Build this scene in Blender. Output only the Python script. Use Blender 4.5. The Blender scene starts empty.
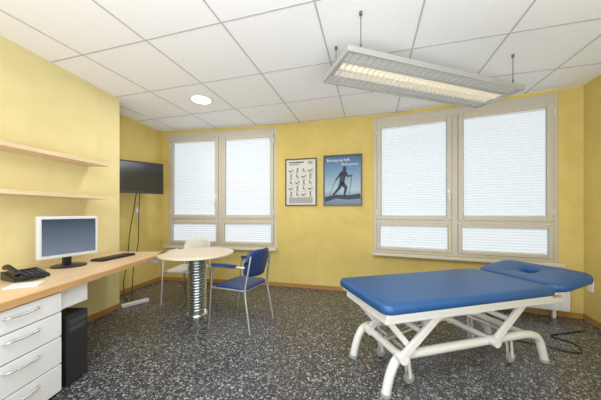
import bpy, math, random
from mathutils import Vector, Matrix
random.seed(4)
S=bpy.context.scene
col=S.collection
S.view_settings.view_transform='Standard'
H=1.24; CZ=2.71

# ---------------- materials ----------------
def newmat(n):
    m=bpy.data.materials.new(n); m.use_nodes=True
    nt=m.node_tree; return m,nt,nt.nodes['Principled BSDF']
def pm(n,c,r=.5,met=0,em=0,noise=0,scale=8,spec=None):
    m,nt,b=newmat(n)
    b.inputs['Roughness'].default_value=r; b.inputs['Metallic'].default_value=met
    if spec is not None: b.inputs['Specular IOR Level'].default_value=spec
    tc=nt.nodes.new('ShaderNodeTexCoord'); no=nt.nodes.new('ShaderNodeTexNoise')
    no.inputs['Scale'].default_value=scale; no.inputs['Detail'].default_value=4
    nt.links.new(tc.outputs['Object'],no.inputs['Vector'])
    mx=nt.nodes.new('ShaderNodeMix'); mx.data_type='RGBA'
    k=noise if noise else .03
    mx.inputs['A'].default_value=(*[x*(1-k) for x in c],1)
    mx.inputs['B'].default_value=(*[min(1,x*(1+k)) for x in c],1)
    nt.links.new(no.outputs['Fac'],mx.inputs['Factor'])
    nt.links.new(mx.outputs['Result'],b.inputs['Base Color'])
    if em:
        b.inputs['Emission Color'].default_value=(*c,1); b.inputs['Emission Strength'].default_value=em
    return m
def wallmat(n,c1,c2):
    m,nt,b=newmat(n); b.inputs['Roughness'].default_value=.75; b.inputs['Specular IOR Level'].default_value=.2
    tc=nt.nodes.new('ShaderNodeTexCoord')
    n1=nt.nodes.new('ShaderNodeTexNoise'); n1.inputs['Scale'].default_value=2.2; n1.inputs['Detail'].default_value=8; n1.inputs['Roughness'].default_value=.65
    n1.inputs['Distortion'].default_value=.6
    nt.links.new(tc.outputs['Object'],n1.inputs['Vector'])
    rp=nt.nodes.new('ShaderNodeValToRGB'); rp.color_ramp.elements[0].position=.24; rp.color_ramp.elements[1].position=.76
    rp.color_ramp.elements[0].color=(*c1,1); rp.color_ramp.elements[1].color=(*c2,1)
    nt.links.new(n1.outputs['Fac'],rp.inputs['Fac']); nt.links.new(rp.outputs['Color'],b.inputs['Base Color'])
    n2=nt.nodes.new('ShaderNodeTexNoise'); n2.inputs['Scale'].default_value=90
    nt.links.new(tc.outputs['Object'],n2.inputs['Vector'])
    bp=nt.nodes.new('ShaderNodeBump'); bp.inputs['Strength'].default_value=.12; bp.inputs['Distance'].default_value=.01
    nt.links.new(n2.outputs['Fac'],bp.inputs['Height']); nt.links.new(bp.outputs['Normal'],b.inputs['Normal'])
    return m
M_wall=wallmat('yellow_plaster',(.61,.47,.14),(.74,.60,.22))
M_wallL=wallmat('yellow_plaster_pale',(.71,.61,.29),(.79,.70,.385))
def floormat():
    m,nt,b=newmat('speckled_vinyl'); L=nt.links.new
    tc=nt.nodes.new('ShaderNodeTexCoord')
    nz=nt.nodes.new('ShaderNodeTexNoise'); nz.inputs['Scale'].default_value=60; nz.inputs['Detail'].default_value=2
    L(tc.outputs['Object'],nz.inputs['Vector'])
    va=nt.nodes.new('ShaderNodeVectorMath'); va.operation='MULTIPLY_ADD'
    va.inputs[1].default_value=(.016,.016,0); L(nz.outputs['Color'],va.inputs[0]); L(tc.outputs['Object'],va.inputs[2])
    prev=None
    base=(.040,.041,.046,1)
    for sc,th,dm in ((40,.48,.42),(68,.48,.44),(110,.48,.45)):
        v=nt.nodes.new('ShaderNodeTexVoronoi'); v.inputs['Scale'].default_value=sc; L(va.outputs[0],v.inputs['Vector'])
        sp=nt.nodes.new('ShaderNodeSeparateColor'); L(v.outputs['Color'],sp.inputs[0])
        g=nt.nodes.new('ShaderNodeMath'); g.operation='GREATER_THAN'; g.inputs[1].default_value=th; L(sp.outputs[0],g.inputs[0])
        l=nt.nodes.new('ShaderNodeMath'); l.operation='LESS_THAN'; l.inputs[1].default_value=dm; L(v.outputs['Distance'],l.inputs[0])
        mu=nt.nodes.new('ShaderNodeMath'); mu.operation='MULTIPLY'; L(g.outputs[0],mu.inputs[0]); L(l.outputs[0],mu.inputs[1])
        cr=nt.nodes.new('ShaderNodeValToRGB'); cr.color_ramp.elements[0].color=(.05,.051,.057,1); cr.color_ramp.elements[1].color=(.45,.45,.46,1)
        k=cr.color_ramp.elements.new(.55); k.color=(.15,.15,.16,1)
        L(sp.outputs[1],cr.inputs['Fac'])
        mx=nt.nodes.new('ShaderNodeMix'); mx.data_type='RGBA'; L(mu.outputs[0],mx.inputs['Factor'])
        if prev is None: mx.inputs['A'].default_value=base
        else: L(prev.outputs['Result'],mx.inputs['A'])
        L(cr.outputs['Color'],mx.inputs['B']); prev=mx
    L(prev.outputs['Result'],b.inputs['Base Color']); b.inputs['Roughness'].default_value=.26
    return m
M_floor=floormat()
M_ceil=pm('ceiling_tile',(.885,.895,.935),.9,noise=.03,scale=40)
M_grid=pm('ceiling_bar',(.50,.50,.53),.6)
M_frame=pm('window_frame_beige',(.57,.53,.44),.45)
M_sill=pm('sill_beige',(.68,.64,.55),.4)
M_base=pm('baseboard_wood',(.42,.22,.06),.5,noise=.15)
M_white=pm('white_laminate',(.78,.79,.81),.35)
M_steelw=pm('white_powdercoat',(.80,.80,.78),.3)
M_blue=pm('blue_vinyl',(.013,.078,.225),.40,noise=.08,scale=3)
M_blue2=pm('blue_shell',(.015,.04,.15),.45)
M_silver=pm('silver_metal',(.62,.63,.64),.28,.9)
M_wire=pm('suspension_steel',(.16,.16,.16),.4,.3)
M_grey=pm('grey_panel',(.36,.37,.36),.5)
M_black=pm('black_plastic',(.012,.012,.014),.35)
M_screen=pm('screen_glass',(.012,.014,.022),.12)
M_alu=pm('alu_light',(.46,.47,.46),.35,.3)
def woodmat(n,c1,c2,ax):
    m,nt,b=newmat(n); tc=nt.nodes.new('ShaderNodeTexCoord'); mp=nt.nodes.new('ShaderNodeMapping')
    mp.inputs['Scale'].default_value=ax; nt.links.new(tc.outputs['Object'],mp.inputs['Vector'])
    no=nt.nodes.new('ShaderNodeTexNoise'); no.inputs['Scale'].default_value=3; no.inputs['Detail'].default_value=6
    nt.links.new(mp.outputs[0],no.inputs['Vector'])
    rp=nt.nodes.new('ShaderNodeValToRGB'); rp.color_ramp.elements[0].position=.3;rp.color_ramp.elements[1].position=.7
    rp.color_ramp.elements[0].color=(*c1,1); rp.color_ramp.elements[1].color=(*c2,1)
    nt.links.new(no.outputs['Fac'],rp.inputs['Fac']); nt.links.new(rp.outputs['Color'],b.inputs['Base Color'])
    b.inputs['Roughness'].default_value=.38
    return m
M_desk=woodmat('beech_desk',(.60,.43,.26),(.70,.53,.34),(8,.8,8))
M_shelf=woodmat('beech_shelf',(.66,.50,.32),(.76,.60,.42),(8,.8,8))
M_edge=woodmat('beech_edge',(.50,.29,.12),(.58,.35,.16),(8,.8,8))
M_birch=woodmat('birch_top',(.66,.56,.43),(.75,.66,.53),(.8,8,8))
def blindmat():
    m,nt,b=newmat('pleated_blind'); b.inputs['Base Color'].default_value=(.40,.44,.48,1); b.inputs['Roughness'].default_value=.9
    b.inputs['Emission Color'].default_value=(.88,.94,1,1)  # emission stands in for daylight behind the cloth; blinds are no lamp
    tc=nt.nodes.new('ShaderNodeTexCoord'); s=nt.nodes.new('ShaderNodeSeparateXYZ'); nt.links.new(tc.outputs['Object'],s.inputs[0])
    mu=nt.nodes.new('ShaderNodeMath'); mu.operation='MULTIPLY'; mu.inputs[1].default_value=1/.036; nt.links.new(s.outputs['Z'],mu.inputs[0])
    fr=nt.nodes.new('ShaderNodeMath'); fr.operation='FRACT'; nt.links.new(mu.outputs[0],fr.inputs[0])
    mr=nt.nodes.new('ShaderNodeMapRange'); mr.inputs['To Min'].default_value=.46; mr.inputs['To Max'].default_value=.58  # glow ramps across each pleat, backlight put into the material
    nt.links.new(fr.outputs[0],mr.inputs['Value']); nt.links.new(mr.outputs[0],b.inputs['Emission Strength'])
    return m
M_blind=blindmat()

# ---------------- mesh helpers ----------------
def obj(name,verts,faces,mat,parent=None,smooth=False,bevel=0,seg=2):
    me=bpy.data.meshes.new(name); me.from_pydata([tuple(v) for v in verts],[],faces); me.update()
    if mat: me.materials.append(mat)
    import bmesh
    bm=bmesh.new(); bm.from_mesh(me); bmesh.ops.recalc_face_normals(bm,faces=bm.faces); bm.to_mesh(me); bm.free()
    o=bpy.data.objects.new(name,me); col.objects.link(o)
    if parent: o.parent=parent
    if smooth:
        for p in me.polygons: p.use_smooth=True
    if bevel:
        md=o.modifiers.new('b','BEVEL'); md.width=bevel; md.segments=seg; md.limit_method='ANGLE'; md.angle_limit=math.radians(40)
    return o
BF=[(0,1,2,3),(4,7,6,5),(0,4,5,1),(1,5,6,2),(2,6,7,3),(3,7,4,0)]
def boxv(x0,x1,y0,y1,z0,z1):
    return [(x0,y0,z0),(x1,y0,z0),(x1,y1,z0),(x0,y1,z0),(x0,y0,z1),(x1,y0,z1),(x1,y1,z1),(x0,y1,z1)]
def box(name,x0,x1,y0,y1,z0,z1,mat,parent=None,bevel=.003,rot=None):
    return obj(name,boxv(x0,x1,y0,y1,z0,z1),BF,mat,parent,bevel=bevel)
def boxes(name,lst,mat,parent=None,bevel=0):
    v=[];f=[]
    for b in lst:
        n=len(v); v+=boxv(*b); f+=[tuple(i+n for i in q) for q in BF]
    return obj(name,v,f,mat,parent,bevel=bevel)
def lathe(name,prof,mat,parent=None,c=(0,0,0),n=40):
    v=[];f=[]
    for r,z in prof:
        for i in range(n):
            a=2*math.pi*i/n; v.append((c[0]+r*math.cos(a),c[1]+r*math.sin(a),c[2]+z))
    for k in range(len(prof)-1):
        for i in range(n):
            j=(i+1)%n; f.append((k*n+i,k*n+j,(k+1)*n+j,(k+1)*n+i))
    f.append(tuple(range(n))); f.append(tuple((len(prof)-1)*n+i for i in range(n)))
    o=obj(name,v,f,mat,parent)
    for p in o.data.polygons: p.use_smooth=len(p.vertices)==4 
    md=o.modifiers.new('e','EDGE_SPLIT'); md.split_angle=math.radians(40)
    return o
def fillet(pts,r,n=6):
    pts=[Vector(p) for p in pts]; out=[pts[0]]
    for i in range(1,len(pts)-1):
        a,b,c=pts[i-1],pts[i],pts[i+1]; d1=(a-b);d2=(c-b)
        rr=min(r,d1.length*.49,d2.length*.49)
        p=b+d1.normalized()*rr; q=b+d2.normalized()*rr
        for k in range(n+1):
            t=k/n; out.append(p*(1-t)**2+b*2*t*(1-t)+q*t*t)
    out.append(pts[-1]); return out
def tube(name,pts,r,mat,parent=None,fr=.05,closed=False,res=5):
    P=fillet(pts,fr) if fr else [Vector(p) for p in pts]
    cu=bpy.data.curves.new(name,'CURVE'); cu.dimensions='3D'; cu.bevel_depth=r; cu.bevel_resolution=res; cu.use_fill_caps=True
    sp=cu.splines.new('POLY'); sp.points.add(len(P)-1)
    for i,p in enumerate(P): sp.points[i].co=(*p,1)
    sp.use_cyclic_u=closed
    t=bpy.data.objects.new('tmp',cu); col.objects.link(t)
    dg=bpy.context.evaluated_depsgraph_get(); me=bpy.data.meshes.new_from_object(t.evaluated_get(dg))
    bpy.data.objects.remove(t)
    me.materials.clear(); me.materials.append(mat)
    for p in me.polygons: p.use_smooth=True
    o=bpy.data.objects.new(name,me); col.objects.link(o)
    if parent: o.parent=parent
    return o
def empty(name,loc,rz=0):
    e=bpy.data.objects.new(name,None); col.objects.link(e); e.location=loc; e.rotation_euler=(0,0,rz); e.empty_display_size=.1
    return e
def rrect(x0,x1,y0,y1,r,n=8):
    out=[]
    for cx,cy,a0 in ((x1-r,y1-r,0),(x0+r,y1-r,90),(x0+r,y0+r,180),(x1-r,y0+r,270)):
        for k in range(n+1):
            a=math.radians(a0+90*k/n); out.append((cx+r*math.cos(a),cy+r*math.sin(a)))
    return out
def loft(name,loops,mat,parent=None,cap0=True,cap1=True,smooth=True):
    v=[];f=[];n=len(loops[0])
    for l in loops: v+=l
    for k in range(len(loops)-1):
        for i in range(n):
            j=(i+1)%n; f.append((k*n+i,k*n+j,(k+1)*n+j,(k+1)*n+i))
    if cap0: f.append(tuple(range(n)))
    if cap1: f.append(tuple((len(loops)-1)*n+i for i in range(n)))
    return obj(name,v,f,mat,parent,smooth=smooth)
def cushion(name,x0,x1,y0,y1,z0,z1,r,mat,parent=None):
    L=[]
    for ins,z in ((.02,z0),(.004,z0+.008),(0,z0+.02),(0,z1-.025),(.004,z1-.012),(.012,z1-.004),(.03,z1),(.06,z1+.002)):
        L.append([(x,y,z) for x,y in rrect(x0+ins,x1-ins,y0+ins,y1-ins,max(r-ins,.01))])
    return loft(name,L,mat,parent)

# ---------------- room shell ----------------
def XW(y): return -2.353-.12*(3.25-y)
A=(-2.57,4.585); B=(-.385,4.207); C=(1.11,3.82); D=(3.08,2.985); E=(3.285,2.90)
YB=-1.0
Rr=(E[0]-.37*(E[1]-YB),YB)
poly=[(XW(YB),YB),(-2.353,3.25),(-2.79,3.25),A,B,C,D,E,Rr]
poly=[Vector(p) for p in poly]
def slab(name,z0,z1,mat):
    n=len(poly)
    v=[(p.x,p.y,z0) for p in poly]+[(p.x,p.y,z1) for p in poly]
    f=[tuple(range(n)),tuple(range(n,2*n))]+[(i,(i+1)%n,n+(i+1)%n,n+i) for i in range(n)]
    return obj(name,v,f,mat)
slab('floor',-.1,0,M_floor); slab('ceiling',CZ,CZ+.1,M_ceil)
# ceiling grid
sp=.738; org=Vector((-1.325,2.137)); e1=Vector((.963,-.27)).normalized(); e2=Vector((-e1.y,e1.x))
gv=[];gf=[]
def clip(p,d):
    ts=[];n=len(poly)
    for i in range(n):
        a=poly[i];b=poly[(i+1)%n];s=b-a; den=d.x*s.y-d.y*s.x
        if abs(den)<1e-9: continue
        w=a-p; t=(w.x*s.y-w.y*s.x)/den; u=(w.x*d.y-w.y*d.x)/den
        if 0<=u<1: ts.append(t)
    ts.sort(); return [(ts[i],ts[i+1]) for i in range(0,len(ts)-1,2)]
for (d,nrm) in ((e2,e1),(e1,e2)):
    for k in range(-8,9):
        p=org+nrm*sp*k
        for t0,t1 in clip(p,d):
            a=p+d*(t0+.01);b=p+d*(t1-.01);w=nrm*.0065;n=len(gv)
            z0=CZ-.004 if d is e2 else CZ-.0035
            for z in (z0,CZ):
                for q in (a-w,b-w,b+w,a+w): gv.append((q.x,q.y,z))
            gf+=[tuple(i+n for i in q) for q in BF]
obj('trim_ceiling_grid',gv,gf,M_grid)

def wall(name,P,Q,mat,holes=None,base=True,side=''):
    P=Vector(P);Q=Vector(Q);d=Q-P;L=d.length;ang=math.atan2(d.y,d.x)
    e=(P.x,P.y,0)
    if holes is None: lst=[(0,L,0,.2,0,CZ)]
    else:
        x0,x1,z0,z1=holes; lst=[(0,x0,0,.2,0,CZ),(x1,L,0,.2,0,CZ),(x0,x1,0,.2,0,z0),(x0,x1,0,.2,z1,CZ)]
        lst=[l for l in lst if l[1]-l[0]>1e-3]
    o=boxes(name,lst,mat); o.location=e; o.rotation_euler=(0,0,ang)
    if base:
        b=boxes('baseboard_'+side,[(.0,L,-.012,0,0,.06)],M_base); b.location=e; b.rotation_euler=(0,0,ang)
    return ang,L
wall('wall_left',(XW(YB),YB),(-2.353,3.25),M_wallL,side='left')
wall('wall_left_recess',(-2.79,3.25),A,M_wall,side='left_recess')
WZ0=.64;WZ1=2.665
d1=(Vector(B)-Vector(A)).length
a1,_=wall('wall_back_left',A,B,M_wall,(.165,d1-.02,WZ0,WZ1),side='back_left')
a2,_=wall('wall_back_center',B,C,M_wall,side='back_center')
d3=(Vector(D)-Vector(C)).length; d4=(Vector(E)-Vector(C)).length
a3,_=wall('wall_back_right',C,E,M_wall,(.01,d3,WZ0,WZ1),side='back_right')
wall('wall_right',E,Rr,M_wall,side='right')
boxes('wall_left_end',[(-2.79,-2.55,3.06,3.25,0,CZ)],M_wall)

def window(name,P,ang,x0,x1):
    w=empty(name,(P[0],P[1],0),ang)
    z0,z1=WZ0,WZ1; m=(x0+x1)/2; fr=[];T=.045
    Y0,Y1=.0,.08
    fr+=[(x0,x0+T,Y0,Y1,z0,z1),(x1-T,x1,Y0,Y1,z0,z1),(x0+T,x1-T,Y0,Y1,z1-.10,z1),(x0+T,x1-T,Y0,Y1,z0,z0+.035),(m-.035,m+.035,Y0,Y1,z0+.035,z1-.10),]
    for a,b in ((x0+T,m-.035),(m+.035,x1-T)): fr.append((a,b,Y0,Y1,1.085,1.125))
    boxes('outer_frame',fr,M_frame,w,bevel=.004)
    k=0
    for a,b in ((x0+T,m-.035),(m+.035,x1-T)):
        for (p,q,s) in ((1.125,z1-.10,.062),(z0+.035,1.085,.045)):
            k+=1; y0,y1=-.018,.06
            g=.003
            boxes('sash_%d'%k,[(a+g,a+s,y0,y1,p+g,q-g),(b-s,b-g,y0,y1,p+g,q-g),(a+s,b-s,y0,y1,q-s,q-g),(a+s,b-s,y0,y1,p+g,p+s)],M_frame,w,bevel=.006)
            boxes('gasket_%d'%k,[(a+s,a+s+.006,.0,.012,p+s,q-s),(b-s-.006,b-s,.0,.012,p+s,q-s)],M_grey,w)
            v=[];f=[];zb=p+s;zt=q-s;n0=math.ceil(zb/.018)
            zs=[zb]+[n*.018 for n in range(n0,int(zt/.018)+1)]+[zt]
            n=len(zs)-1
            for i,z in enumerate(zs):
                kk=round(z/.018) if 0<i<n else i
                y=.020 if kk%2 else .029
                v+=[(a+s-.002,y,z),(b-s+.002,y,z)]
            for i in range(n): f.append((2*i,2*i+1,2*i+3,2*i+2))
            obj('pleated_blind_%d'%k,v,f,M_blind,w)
            boxes('blind_rail_%d'%k,[(a+s,b-s,.005,.03,zt-.022,zt),(a+s,b-s,.005,.03,zb,zb+.014)],M_white,w)
            boxes('glass_%d'%k,[(a+s-.01,b-s+.01,.045,.05,zb,zt)],M_white,w)
    boxes('hinges',[(x0+.035,x0+.055,-.03,-.01,z,z+.07) for z in (1.2,2.4)]+[(x1-.055,x1-.035,-.03,-.01,z,z+.07) for z in (1.2,2.4)],M_sill,w)
    box('handle_plate',m-.085,m-.06,-.03,-.018,1.42,1.55,M_white,w)
    tube('handle',[(m-.072,-.03,1.50),(m-.072,-.06,1.50),(m-.072,-.065,1.38)],.009,M_white,w,fr=.02)
    box('sill',x0-.02,x1+.02,-.10,.0,z0-.045,z0-.003,M_sill,w,bevel=.008)
    return w
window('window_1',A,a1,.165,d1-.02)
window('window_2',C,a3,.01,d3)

# ---------------- pendant lamp ----------------
def pendant(name,c,ang,Lh=.93,Wh=.235,z=2.385):
    p=empty(name,(c[0],c[1],z),ang)
    t=.022
    boxes('frame',[(-Lh,Lh,-Wh,-Wh+t,0,.045),(-Lh,Lh,Wh-t,Wh,0,.045),(-Lh,-Lh+t,-Wh+t,Wh-t,0,.045),(Lh-t,Lh,-Wh+t,Wh-t,0,.045)],M_alu,p,bevel=.004)
    l=[]
    for s in (-1,1):
        y0,y1=sorted((s*.10,s*(Wh-t)))
        l.append((-Lh+t,Lh-t,y0,y1,.020,.024))
    boxes('wing_panels',l,M_wing,p)
    l=[]
    for s in (-1,1):
        for x in range(-13,14):
            y0,y1=sorted((s*.105,s*(Wh-t-.005))); l.append((x*.066-.002,x*.066+.002,y0,y1,.016,.020))
    boxes('wing_ribs',l,M_alu,p)
    boxes('tray',[(-Lh+.04,Lh-.04,-.10,-.092,.0,.075),(-Lh+.04,Lh-.04,.092,.10,.0,.075),(-Lh+.04,Lh-.04,-.092,.092,.07,.075),(-Lh+.022,-Lh+.04,-.1,.1,0,.075),(Lh-.04,Lh-.022,-.1,.1,0,.075)],M_alu,p)
    l=[(-Lh+.04,Lh-.04,-.003,.003,.004,.034)]
    n=34
    for i in range(1,n):
        x=-Lh+.04+(2*Lh-.08)*i/n; l.append((x-.002,x+.002,-.092,.092,.004,.034))
    boxes('louvre',l,M_louv,p)
    for s in (-1,1): tube('fluorescent_tube_%d'%(s+2),[(-Lh+.06,s*.045,.052),(Lh-.06,s*.045,.052)],.013,M_tube,p,fr=0)
    k=0
    for sx in (-1,1):
        for sy in (-1,1):
            k+=1; tube('suspension_%d'%k,[(sx*(Lh-.12),sy*(Wh-.03),.03),(sx*(Lh-.12),sy*(Wh-.03),CZ-z)],.0035,M_wire,p,fr=0)
            lathe('ceiling_cup_%d'%k,[(.012,-.025),(.012,0)],M_wire,p,(sx*(Lh-.12),sy*(Wh-.03),CZ-z),n=12)
            lathe('wire_grip_%d'%k,[(.008,.02),(.008,.09)],M_wire,p,(sx*(Lh-.12),sy*(Wh-.03),0),n=12)
    return p
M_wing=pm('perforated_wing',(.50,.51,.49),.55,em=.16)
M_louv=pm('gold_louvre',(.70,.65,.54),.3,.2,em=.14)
M_tube=pm('fluorescent',(1,.95,.86),.4,em=1.9)
lang=math.atan2(.47,1.45)
pendant('pendant_lamp',(1.15,2.28),lang)
def area(name,loc,sx,sy,e,rot,colr=(1,1,1)):
    l=bpy.data.lights.new(name,'AREA'); l.shape='RECTANGLE'; l.size=sx; l.size_y=sy; l.energy=e; l.color=colr
    o=bpy.data.objects.new(name,l); col.objects.link(o); o.location=loc; o.rotation_euler=rot; return o

# round downlight
dl=empty('ceiling_downlight',(-1.29,3.25,CZ))
M_dl=pm('downlight_glow',(1,.97,.92),.4,em=3)
lathe('ring',[(.145,-.004),(.145,-.012),(.12,-.016),(.12,-.004)],M_white,dl)
lathe('diffuser',[(.12,-.015),(.12,-.005)],M_dl,dl)
area('downlight_glow_light',(-1.29,3.25,CZ-.02),.2,.2,14,(0,0,0),(1,.97,.92))

# ---------------- desk ----------------
dk=empty('desk',(0,0,0))
YD0,YD1=.55,3.10
pt=[(-1.60,YD0),(-1.64,YD1),(XW(YD1)+.004,YD1),(XW(YD0)+.004,YD0)]
v=[(x,y,.712) for x,y in pt]+[(x,y,.75) for x,y in pt]
o=obj('top',v,BF,M_desk,dk,bevel=.003)
v=[(-1.60,YD0,.708),(-1.585,YD0,.708),(-1.625,YD1,.708),(-1.64,YD1,.708)]
obj('front_edge',[*v,*[(a,b,.752) for a,b,c in v]],BF,M_edge,dk,bevel=.002)
obj('end_support',boxv(-2.34,-1.75,3.05,3.08,.62,.712),BF,M_white,dk)
pd=empty('drawer_pedestal',(0,0,0))
box('carcass',-2.2,-1.645,1.19,1.70,.02,.704,M_white,pd,bevel=.003)
box('plinth',-2.18,-1.66,1.2,1.69,0,.02,M_black,pd,bevel=0)
zs=[.03,.215,.40,.565,.70]
for i in range(4):
    box('drawer_%d'%(i+1),-1.645,-1.622,1.193,1.697,zs[i]+.004,zs[i+1]-.004,M_white,pd,bevel=.002)
    zz=zs[i+1]-.045 if i<3 else .655
    tube('handle_%d'%(i+1),[(-1.622,1.36,zz),(-1.592,1.37,zz),(-1.587,1.45,zz-.004),(-1.592,1.53,zz),(-1.622,1.54,zz)],.0055,M_silver,pd,fr=.02)
boxes('drawer_gaps',[(-1.646,-1.640,1.195,1.695,z-.004,z+.004) for z in zs[1:4]],M_grey,pd)
box('cpu_shelf_box',-2.2,-1.66,1.72,1.95,.56,.704,M_white,dk)
pc=empty('computer_tower',(-1.66,1.85,0))
M_dg=pm('dark_grey',(.06,.06,.065),.4)
box('case',-.42,0,-.09,.09,.012,.50,M_black,pc,bevel=.006)
box('bezel',0,.012,-.088,.088,.014,.498,pm('charcoal',(.025,.025,.028),.4),pc,bevel=.005)
boxes('drive_bays',[(.012,.015,-.07,.07,.43,.465),(.012,.015,-.07,.07,.38,.415)],M_dg,pc)
lathe('feet',[(.015,0),(.015,.012)],M_black,pc,(-.05,-.06,0),12); lathe('feet_b',[(.015,0),(.015,.012)],M_black,pc,(-.38,.06,0),12)

def shelf(name,z):
    y0,y1=.9,2.84
    pt=[(XW(y0)+.235,y0),(XW(y1)+.235,y1),(XW(y1)+.002,y1),(XW(y0)+.002,y0)]
    return obj(name,[(x,y,z) for x,y in pt]+[(x,y,z+.034) for x,y in pt],BF,M_shelf,None,bevel=.002)
shelf('wall_shelf',1.752); shelf('wall_shelf.001',1.382)

# monitor
ang=math.atan2(.44,.16)
mo=empty('computer_monitor',(-2.10,2.27,.7525),ang)
box('bezel',-.225,.225,-.02,.02,.085,.45,pm('monitor_silver',(.62,.64,.66),.4),mo,bevel=.008)
def scr():
    m,nt,b=newmat('monitor_screen'); tc=nt.nodes.new('ShaderNodeTexCoord'); s=nt.nodes.new('ShaderNodeSeparateXYZ')
    nt.links.new(tc.outputs['Generated'],s.inputs[0]); r=nt.nodes.new('ShaderNodeValToRGB'); e=r.color_ramp.elements
    e[0].color=(.12,.15,.21,1); e[1].color=(.025,.04,.07,1); nt.links.new(s.outputs['Z'],r.inputs['Fac'])
    nt.links.new(r.outputs['Color'],b.inputs['Base Color']); nt.links.new(r.outputs['Color'],b.inputs['Emission Color']); b.inputs['Emission Strength'].default_value=.35; b.inputs['Roughness'].default_value=.15
    return m
box('screen',-.20,.20,-.024,-.019,.115,.425,scr(),mo,bevel=0)
box('rear_shell',-.17,.17,.02,.06,.12,.4,M_grey,mo,bevel=.015)
box('neck',-.03,.03,.02,.05,.01,.2,M_black,mo)
lathe('base',[(.125,0),(.125,.008),(.10,.016),(.03,.022)],M_black,mo,(0,.0,0))
kb=empty('keyboard',(-1.98,2.66,.752),math.radians(80))
box('body',-.2,.2,-.07,.07,0,.016,M_black,kb,bevel=.004)
boxes('keys',[(-.19+i*.026,-.19+i*.026+.021,-.06+j*.025,-.06+j*.025+.02,.016,.022) for i in range(15) for j in range(5)],pm('keys',(.03,.03,.032),.4),kb)
ph=empty('desk_telephone',(-2.03,1.85,.752),math.radians(70))
v=boxv(-.10,.10,-.09,.09,0,.02); v[6]=(.10,.09,.06); v[7]=(-.10,.09,.06)
obj('body',v,BF,M_black,ph,bevel=.006)
tube('handset',[(-.075,-.085,.045),(-.075,-.07,.06),(-.075,.06,.095),(-.075,.085,.085)],.018,M_black,ph,fr=.02)
boxes('buttons',[(-.03+i*.03,-.012+i*.03,-.06+j*.025,-.048+j*.025,.028+j*.005,.036+j*.0055) for i in range(4) for j in range(4)],M_dg,ph)
box('display',-.03,.08,.045,.078,.05,.06,M_screen,ph,bevel=0)
tube('cord',[(-.075,-.085,.03),(-.1,-.13,.008),(-.03,-.16,.006),(.05,-.13,.006)],.004,M_black,ph,fr=.03)
pp=box('paper_pad',-.08,.08,-.06,.06,0,.008,M_white,None,bevel=0); pp.location=(-1.83,1.66,.7515); pp.rotation_euler=(0,0,.5)

# ---------------- TV ----------------
tva=math.atan2(.45,.40)
tv=empty('wall_television',(-2.39,3.68,1.75),tva-.15)
box('panel',-.33,.33,-.02,.02,-.235,.235,M_black,tv,bevel=.005)
box('screen',-.31,.31,-.024,-.019,-.205,.215,M_screen,tv,bevel=0)
box('back',-.2,.2,.02,.05,-.15,.15,M_black,tv,bevel=.01)
tube('arm',[(0,.05,0),(0,.18,.0),(-.05,.28,0)],.02,M_black,tv,fr=.03)
cb=empty('tv_cables',(0,0,0))
tube('cable_1',[(-2.45,3.74,1.56),(-2.53,3.8,1.3),(-2.60,3.8,.9),(-2.58,3.72,.45),(-2.60,3.66,.2),(-2.50,3.55,.009),(-2.42,3.5,.009)],.006,M_black,cb,fr=.12)
tube('cable_2',[(-2.40,3.74,1.56),(-2.46,3.8,1.2),(-2.46,3.8,.8),(-2.52,3.76,.35),(-2.46,3.65,.008),(-2.38,3.52,.008)],.006,M_black,cb,fr=.12)
ps=box('power_strip',-.16,.16,-.03,.03,0,.04,M_white,None,bevel=.006); ps.location=(-2.22,3.36,0); ps.rotation_euler=(0,0,.9)
ls=box('light_switch',-.04,.04,-.012,0,-.04,.04,M_white,None); ls.location=(-2.655,4.07,1.27); ls.rotation_euler=(0,0,math.atan2(4.585-3.25,.22))

# ---------------- posters ----------------
def onwall(P,Q,px):
    P=Vector(P);Q=Vector(Q);d=Q-P; t=(px*P.y-P.x)/(d.x-px*d.y); return P+d*t
def poster(name,px,w,z0,z1,fmat,bmat):
    q=onwall(B,C,px); p=empty(name,(q.x,q.y,(z0+z1)/2),a2); h=(z1-z0)/2; w/=2; t=.02
    boxes('frame',[(-w,-w+t,-.025,-.002,-h,h),(w-t,w,-.025,-.002,-h,h),(-w+t,w-t,-.025,-.002,h-t,h),(-w+t,w-t,-.025,-.002,-h,-h+t)],fmat,p)
    boxes('print',[(-w+t,w-t,-.016,-.004,-h+t,h-t)],bmat,p)
    return p,w,h
def strip(pts,ws,y=-.0185):
    v=[];f=[]
    P=[Vector(p) for p in pts]
    for i,p in enumerate(P):
        d=(P[min(i+1,len(P)-1)]-P[max(i-1,0)]).normalized(); n=Vector((-d.y,d.x))*ws[i]/2
        v+=[(p.x+n.x,y,p.y+n.y),(p.x-n.x,y,p.y-n.y)]
    for i in range(len(P)-1): f.append((2*i,2*i+1,2*i+3,2*i+2))
    return v,f
class Acc:
    def __init__(s): s.v=[];s.f=[]
    def add(s,vf):
        n=len(s.v); s.v.extend(vf[0]); s.f.extend([tuple(i+n for i in q) for q in vf[1]])
M_pap=pm('poster_paper',(.66,.66,.62),.4); M_ink=pm('poster_ink',(.12,.12,.13),.5); M_ink2=pm('poster_grey',(.38,.37,.36),.5)
M_pf=pm('bronze_frame',(.10,.085,.06),.4)
p1,w,h=poster('framed_exercise_poster',(300.5-300)/250,.53,1.34,2.115,M_pf,M_pap)
l2=[(-.2,.2,-.019,-.016,-.345,-.25),(.12,.2,-.019,-.016,.29,.34)]
ac=Acc()
ac.add(strip([(-.20,.325),(.05,.325)],[.022,.022])); ac.add(strip([(-.20,.29),(-.02,.29)],[.012,.012]))
def circ(x,z,r): return ([(x+r*math.cos(a*.7854),-.0185,z+r*math.sin(a*.7854)) for a in range(8)],[tuple(range(8))])
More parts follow.
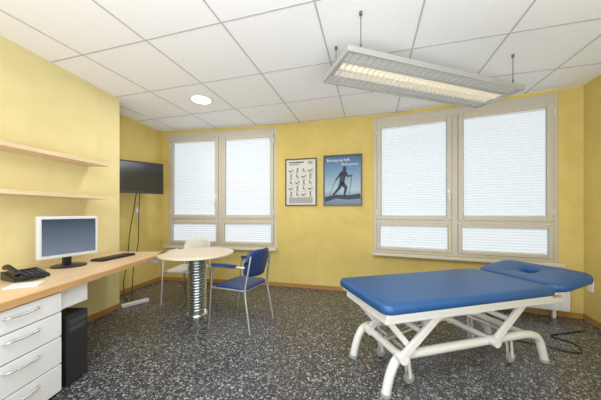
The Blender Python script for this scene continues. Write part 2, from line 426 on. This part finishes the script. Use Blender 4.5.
for r in range(5):
    for c in range(4):
        x=-.165+c*.108; z=.185-r*.098; R=random.random
        if (r+c)%3==0:
            ac.add(circ(x-.04,z+.008,.009)); ac.add(strip([(x-.03,z),(x+.015,z)],[.016,.016]))
            ac.add(strip([(x+.01,z),(x+.03,z+.03+.01*R()),(x+.045,z)],[.012,.010,.008])); ac.add(strip([(x-.02,z),(x-.01,z-.018)],[.007,.006]))
            ac.add(strip([(x-.045,z-.02),(x+.05,z-.02)],[.004,.004]))
        elif (r+c)%3==1:
            ac.add(circ(x,z+.042,.009)); ac.add(strip([(x,z+.03),(x+.003,z)],[.018,.014]))
            ac.add(strip([(x,z+.028),(x+.03,z+.04+.01*R())],[.008,.006])); ac.add(strip([(x,z+.028),(x-.02,z+.01)],[.008,.006]))
            ac.add(strip([(x,z),(x+.018,z-.02),(x+.012,z-.038)],[.011,.009,.007])); ac.add(strip([(x,z),(x-.016,z-.038)],[.011,.007]))
        else:
            ac.add(circ(x-.01,z+.034,.009)); ac.add(strip([(x-.01,z+.022),(x-.012,z-.008)],[.017,.014]))
            ac.add(strip([(x-.012,z-.006),(x+.022,z-.004),(x+.024,z-.036)],[.012,.010,.008])); ac.add(strip([(x-.008,z+.018),(x+.02,z+.012)],[.008,.006]))
        l2.append((x-.04,x+.01+.03*R(),-.019,-.016,z-.048,z-.043))
obj('exercise_figures',ac.v,ac.f,M_ink,p1); boxes('captions',l2,M_ink2,p1)
def gradmat():
    m,nt,b=newmat('poster_sky'); tc=nt.nodes.new('ShaderNodeTexCoord'); s=nt.nodes.new('ShaderNodeSeparateXYZ')
    nt.links.new(tc.outputs['Generated'],s.inputs[0]); r=nt.nodes.new('ShaderNodeValToRGB')
    e=r.color_ramp.elements; e[0].position=0; e[0].color=(.10,.16,.22,1); e[1].position=1; e[1].color=(.03,.10,.24,1)
    k=e.new(.16); k.color=(.18,.28,.38,1); k=e.new(.3); k.color=(.38,.50,.60,1); k=e.new(.7); k.color=(.08,.22,.38,1)
    nt.links.new(s.outputs['Z'],r.inputs['Fac']); nt.links.new(r.outputs['Color'],b.inputs['Base Color']); b.inputs['Roughness'].default_value=.25
    return m
p2,w,h=poster('framed_walking_poster',(342-300)/250,.60,1.335,2.14,M_pf,gradmat())
ac=Acc(); add=ac.add
add(([(.035+.032*math.cos(a*.3927),-.0185,.185+.04*math.sin(a*.3927)) for a in range(16)],[tuple(range(16))]))
add(strip([(.03,.16),(.02,.12),(.0,.03),(-.01,-.04)],[.03,.10,.085,.08]))
add(strip([(-.01,-.03),(.055,-.12),(.04,-.19),(.03,-.25),(.06,-.255)],[.07,.055,.038,.025,.02]))
add(strip([(-.01,-.03),(-.05,-.12),(-.11,-.19),(-.15,-.23)],[.07,.05,.035,.025]))
add(strip([(.04,.125),(.085,.06),(.15,.07)],[.045,.03,.02]))
add(strip([(.0,.125),(-.06,.06),(-.105,.0)],[.045,.03,.02]))
add(strip([(.15,.085),(.10,-.25)],[.008,.006])); add(strip([(-.10,.01),(-.21,-.24)],[.008,.006]))
add(strip([(-.275,-.30),(-.1,-.255),(.1,-.27),(.275,-.25)],[.08,.06,.07,.08]))
obj('walker_silhouette',ac.v,ac.f,pm('silhouette',(.015,.03,.06),.5),p2)
for i,(tx,sz,x,z) in enumerate((('Bewegung hilft',.062,-.25,.30),('Aktiv gesund',.05,-.02,.235))):
    cu=bpy.data.curves.new('t','FONT'); cu.body=tx; cu.size=sz; cu.extrude=.0005
    t=bpy.data.objects.new('tmp',cu); col.objects.link(t); dg=bpy.context.evaluated_depsgraph_get()
    me=bpy.data.meshes.new_from_object(t.evaluated_get(dg)); bpy.data.objects.remove(t)
    me.materials.clear(); me.materials.append(M_white)
    me.transform(Matrix.Translation((x,-.019,z))@Matrix.Rotation(math.pi/2,4,'X'))
    o=bpy.data.objects.new('title_%d'%(i+1),me); col.objects.link(o); o.parent=p2

# ---------------- round table ----------------
rt=empty('round_table',(-1.26,3.05,0))
lathe('top',[(.42,.722),(.432,.728),(.432,.744),(.425,.75)],M_birch,rt,n=64)
M_coil=pm('coil_metal',(.66,.70,.69),.18,.95)
hel=[]
turns=19
for i in range(turns*20+1):
    a=2*math.pi*i/20; hel.append((.098*math.cos(a),.098*math.sin(a),.045+.63*i/(turns*20)))
tube('coil_column',hel,.0125,M_coil,rt,fr=0,res=3)
lathe('core',[(.088,.03),(.088,.70)],pm('core_green',(.18,.26,.24),.3,.5),rt)
lathe('foot',[(.13,0),(.13,.012),(.12,.025),(.10,.032)],M_coil,rt)
lathe('top_plate',[(.11,.69),(.16,.705),(.16,.722)],M_coil,rt)

# ---------------- chairs ----------------
def chair(name,loc,rz,ms,mb,ma):
    c=empty(name,loc,rz)
    L=[]
    for ins,z in ((.015,.425),(0,.435),(0,.45),(.01,.458),(.04,.462)):
        L.append([(x,y,z+ (.02*((y)/.22)**2 if y<0 else .01*(y/.22)**2)*-1+.0) for x,y in rrect(-.22+ins,.22-ins,-.22+ins,.21-ins,.07-ins)])
    loft('seat',L,ms,c)
    v=[];f=[];n=14;m=8
    for s in (0,1):
        for j in range(m+1):
            tz=j/m
            for i in range(n+1):
                t=i/n*2-1
                wv=.215*(1-.12*(abs(tz-.5)*2)**3)
                x=wv*t; y=.235-.06*t*t+.05*tz + (.012 if s else 0)
                z=.55+.29*tz - (.03*abs(t)**4 if tz>.5 else -.03*abs(t)**4)
                v.append((x,y,z))
    N=(n+1)*(m+1)
    for s in (0,1):
        for j in range(m):
            for i in range(n):
                a=s*N+j*(n+1)+i; f.append((a,a+1,a+n+2,a+n+1))
    for i in range(n):
        f.append((i,i+1,N+i+1,N+i)); a=m*(n+1)+i; f.append((a,a+1,N+a+1,N+a))
    for j in range(m):
        a=j*(n+1); f.append((a,a+n+1,N+a+n+1,N+a)); a+=n; f.append((a,a+n+1,N+a+n+1,N+a))
    obj('backrest',v,f,mb,c,smooth=True)
    r=.0115;k=0
    for s in (-1,1):
        k+=1
        tube('arm_frame_%d'%k,[(s*.245,-.25,0),(s*.245,-.215,.46),(s*.25,-.20,.655),(s*.25,.12,.665),(s*.225,.215,.665)],r,M_silver,c,fr=.07)
        tube('armrest_%d'%k,[(s*.252,-.20,.672),(s*.258,-.05,.682),(s*.252,.12,.680)],.017,ma,c,fr=.04)
        tube('rear_leg_%d'%k,[(s*.225,.28,0),(s*.21,.20,.42),(s*.195,.232,.60),(s*.185,.262,.78)],r,M_silver,c,fr=.08)
        tube('side_rail_%d'%k,[(s*.243,-.215,.42),(s*.21,.20,.42)],r,M_silver,c,fr=0)
    tube('front_rail',[(-.243,-.19,.42),(.243,-.19,.42)],.010,M_silver,c,fr=0)
    tube('rear_rail',[(-.21,.20,.42),(.21,.20,.42)],.010,M_silver,c,fr=0)
    return c
chair('armchair',(-.67,2.85,0),math.radians(-115),M_blue2,M_blue2,M_blue2)
M_wc=pm('white_shell',(.70,.69,.64),.4)
chair('armchair.001',(-1.60,3.58,0),math.radians(-8),M_wc,M_wc,M_wc)

# ---------------- examination table ----------------
ta=math.atan2(.26,.965)
et=empty('examination_table',(.50,1.47,0),ta)
cushion('main_cushion',0,1.475,0,.70,.615,.68,.07,M_blue,et)
box('main_deck',.03,1.455,.03,.67,.59,.615,M_steelw,et)
z0,z1=0,.065; X1=.46; hc=(.23,.35)
def inner(P,rx,ry,z):
    out=[]
    for x,y in P:
        a=math.atan2(y-hc[1],x-hc[0]); out.append((hc[0]+rx*math.cos(a),hc[1]+ry*math.sin(a),z))
    return out
R0=rrect(0,X1,0,.70,.12,10)
L=[inner(R0,.085,.055,z0)]
for ins,z in ((.02,z0),(.004,z0+.008),(0,z0+.02),(0,z1-.025),(.004,z1-.012),(.012,z1-.004),(.03,z1)):
    L.append([(x,y,z) for x,y in rrect(ins,X1-ins,ins,.70-ins,.12-ins,10)])
L.append(inner(R0,.10,.068,z1)); L.append(inner(R0,.09,.06,z1-.008)); L.append(inner(R0,.085,.055,z1-.02)); L.append(inner(R0,.085,.055,z0))
hd=loft('head_cushion',L,M_blue,et,cap0=False,cap1=False)
tilt=math.radians(-9)
TM=Matrix.Translation((1.495,0,.615))@Matrix.Rotation(tilt,4,'Y')
hd.data.transform(TM)
hb=boxes('head_deck',[(.03,.12,.05,.65,-.012,0),(.34,.43,.08,.62,-.012,0),(.12,.34,.08,.22,-.012,0),(.12,.34,.48,.62,-.012,0)],M_steelw,et); hb.data.transform(TM)
def T(n,pts,r=.022,fr=.08,m=M_steelw): return tube(n,pts,r,m,et,fr=fr)
ny,fy=.19,.66
for i,y in enumerate((ny,fy)):
    T('base_side_%d'%(i+1),[(.13,y,.02),(.16,y,.14),(.22,y,.255),(.5,y,.255),(1.42,y,.255),(1.56,y,.22),(1.63,y,.02)],.031,.12)
    for k,x in enumerate((.13,1.63)): lathe('foot_pad_%d'%(i*2+k),[(.036,0),(.036,.02),(.02,.03)],M_grey,et,(x,y,0),16)
T('base_cross_1',[(.24,ny,.255),(.24,fy,.255)],.028,0); T('base_cross_2',[(1.40,ny,.255),(1.40,fy,.255)],.028,0)
boxes('upper_frame',[(.05,1.45,.07,.11,.535,.59),(.05,1.45,.59,.63,.535,.59),(.05,.09,.11,.59,.535,.59),(1.41,1.45,.11,.59,.535,.59),(.5,.54,.11,.59,.54,.58),(1.3,1.34,.11,.59,.54,.58)],M_steelw,et,bevel=.006)
def bar(n,p,q,w=.055,t=.026):
    p=Vector(p);q=Vector(q);d=q-p; u=d.normalized(); y=Vector((0,1,0)); nn=u.cross(y)
    nn.normalize(); y=nn.cross(u)
    v=[]
    for c in (p,q):
        for a,b in ((-1,-1),(1,-1),(1,1),(-1,1)): v.append(c+nn*a*w/2+y*b*t/2)
    return obj(n,v,BF,M_steelw,et,bevel=.006)
for i,y in enumerate((.14,.56)):
    bar('lift_arm_a%d'%i,(.22,y,.27),(.56,y,.56)); bar('lift_arm_b%d'%i,(1.02,y,.27),(1.36,y,.56))
    bar('lift_arm_c%d'%i,(.10,y+.03,.55),(.34,y+.03,.27),.04)
    for k,(x,z) in enumerate(((.22,.27),(.56,.555),(1.02,.27),(1.36,.555))):
        o=lathe('pivot_%d%d'%(i,k),[(.034,-.03),(.034,.03)],M_steelw,et,n=20); o.data.transform(Matrix.Translation((x,y,z))@Matrix.Rotation(math.pi/2,4,'X'))
T('arm_cross_1',[(.56,.14,.555),(.56,.56,.555)],.018,0); T('arm_cross_2',[(1.02,.12,.27),(1.02,.66,.27)],.024,0); T('arm_cross_3',[(.39,.14,.415),(.39,.56,.415)],.02,0); T('arm_cross_4',[(1.19,.14,.415),(1.19,.56,.415)],.02,0)
T('actuator_tube',[(.24,.35,.29),(.78,.35,.42)],.022,0,M_silver); T('actuator_body',[(.55,.35,.365),(1.02,.35,.48),(1.30,.35,.55)],.036,0)
box('actuator_motor',.98,1.10,.30,.44,.40,.54,M_steelw,et,bevel=.015)
k=0
for x in (.36,1.34):
    for y in (ny+.06,fy-.06):
        k+=1
        o=lathe('castor_wheel_%d'%k,[(.03,-.012),(.04,-.010),(.04,.010),(.03,.012)],M_grey,et,n=24); o.data.transform(Matrix.Translation((x,y,.045))@Matrix.Rotation(math.pi/2,4,'X'))
        bar('castor_fork_%d'%k,(x,y-.018,.045),(x-.02,y-.018,.235),.025,.006); bar('castor_fork_b%d'%k,(x,y+.018,.045),(x-.02,y+.018,.235),.025,.006)
    T('castor_axle_%d'%k,[(x-.02,ny,.24),(x-.02,fy,.24)],.012,0)
T('head_rail_1',[(1.3,.17,.55),(1.5,.17,.56),(1.9,.17,.63)],.013,.05); T('head_rail_2',[(1.3,.53,.55),(1.5,.53,.56),(1.9,.53,.63)],.013,.05)
box('head_adjuster',1.50,1.72,.10,.16,.51,.56,M_steelw,et,bevel=.012)
T('head_strut',[(1.66,.35,.59),(1.50,.35,.50),(1.36,.35,.53)],.014,.03,M_silver)

# floor cables, outlets right
fc=empty('floor_cable',(0,0,0))
tube('cable',[(1.9,2.5,.006),(2.2,2.35,.006),(2.45,2.15,.006),(2.6,2.35,.006),(2.45,2.5,.006),(2.7,2.55,.006),(2.95,2.6,.006)],.005,M_black,fc,fr=.15)
rw=math.atan2(Rr[1]-E[1],Rr[0]-E[0])
q=Vector(E)+(Vector(Rr)-Vector(E)).normalized()*.12
so=box('wall_socket',-.04,.04,-.012,0,-.07,.07,M_white,None); so.location=(q.x,q.y,.42); so.rotation_euler=(0,0,rw)
# low convector radiator under right window
dr=(Vector(E)-Vector(C)).normalized(); nr=Vector((-dr.y,dr.x)); q=Vector(C)+dr*1.70-nr*.075
rd=empty('radiator',(q.x,q.y,0),a3)
box('body',-.62,.50,-.035,.035,.09,.38,M_white,rd,bevel=.008)
boxes('ribs',[(-.60+i*.03,-.585+i*.03,-.041,-.035,.11,.36) for i in range(36)],M_steelw,rd)
boxes('feet',[(-.48,-.45,-.02,.02,0,.09),(.35,.38,-.02,.02,0,.09)],M_white,rd)

# ---------------- light ----------------
w=bpy.data.worlds.new('World'); S.world=w; w.use_nodes=True
bg=w.node_tree.nodes['Background']; bg.inputs[0].default_value=(.92,.96,1,1); bg.inputs[1].default_value=1.95
area('added_overhead_fill',(-.3,.4,2.6),2.2,1.2,55,(0,0,0),(1,.99,.97))  # added soft fill from above, out of view, no fixture modelled
area('added_upward_fill',(-.2,-.4,.8),2.8,1.0,85,(math.radians(158),0,0),(.96,.98,1))  # added fill behind the camera, aimed up to brighten the ceiling

cam=bpy.data.cameras.new('Camera'); co=bpy.data.objects.new('Camera',cam); col.objects.link(co)
co.location=(0,0,H); co.rotation_euler=(math.pi/2,0,0); cam.lens=250/601*36; cam.sensor_width=36; cam.sensor_fit='HORIZONTAL'; cam.shift_y=12/601; cam.clip_start=.02
S.camera=co
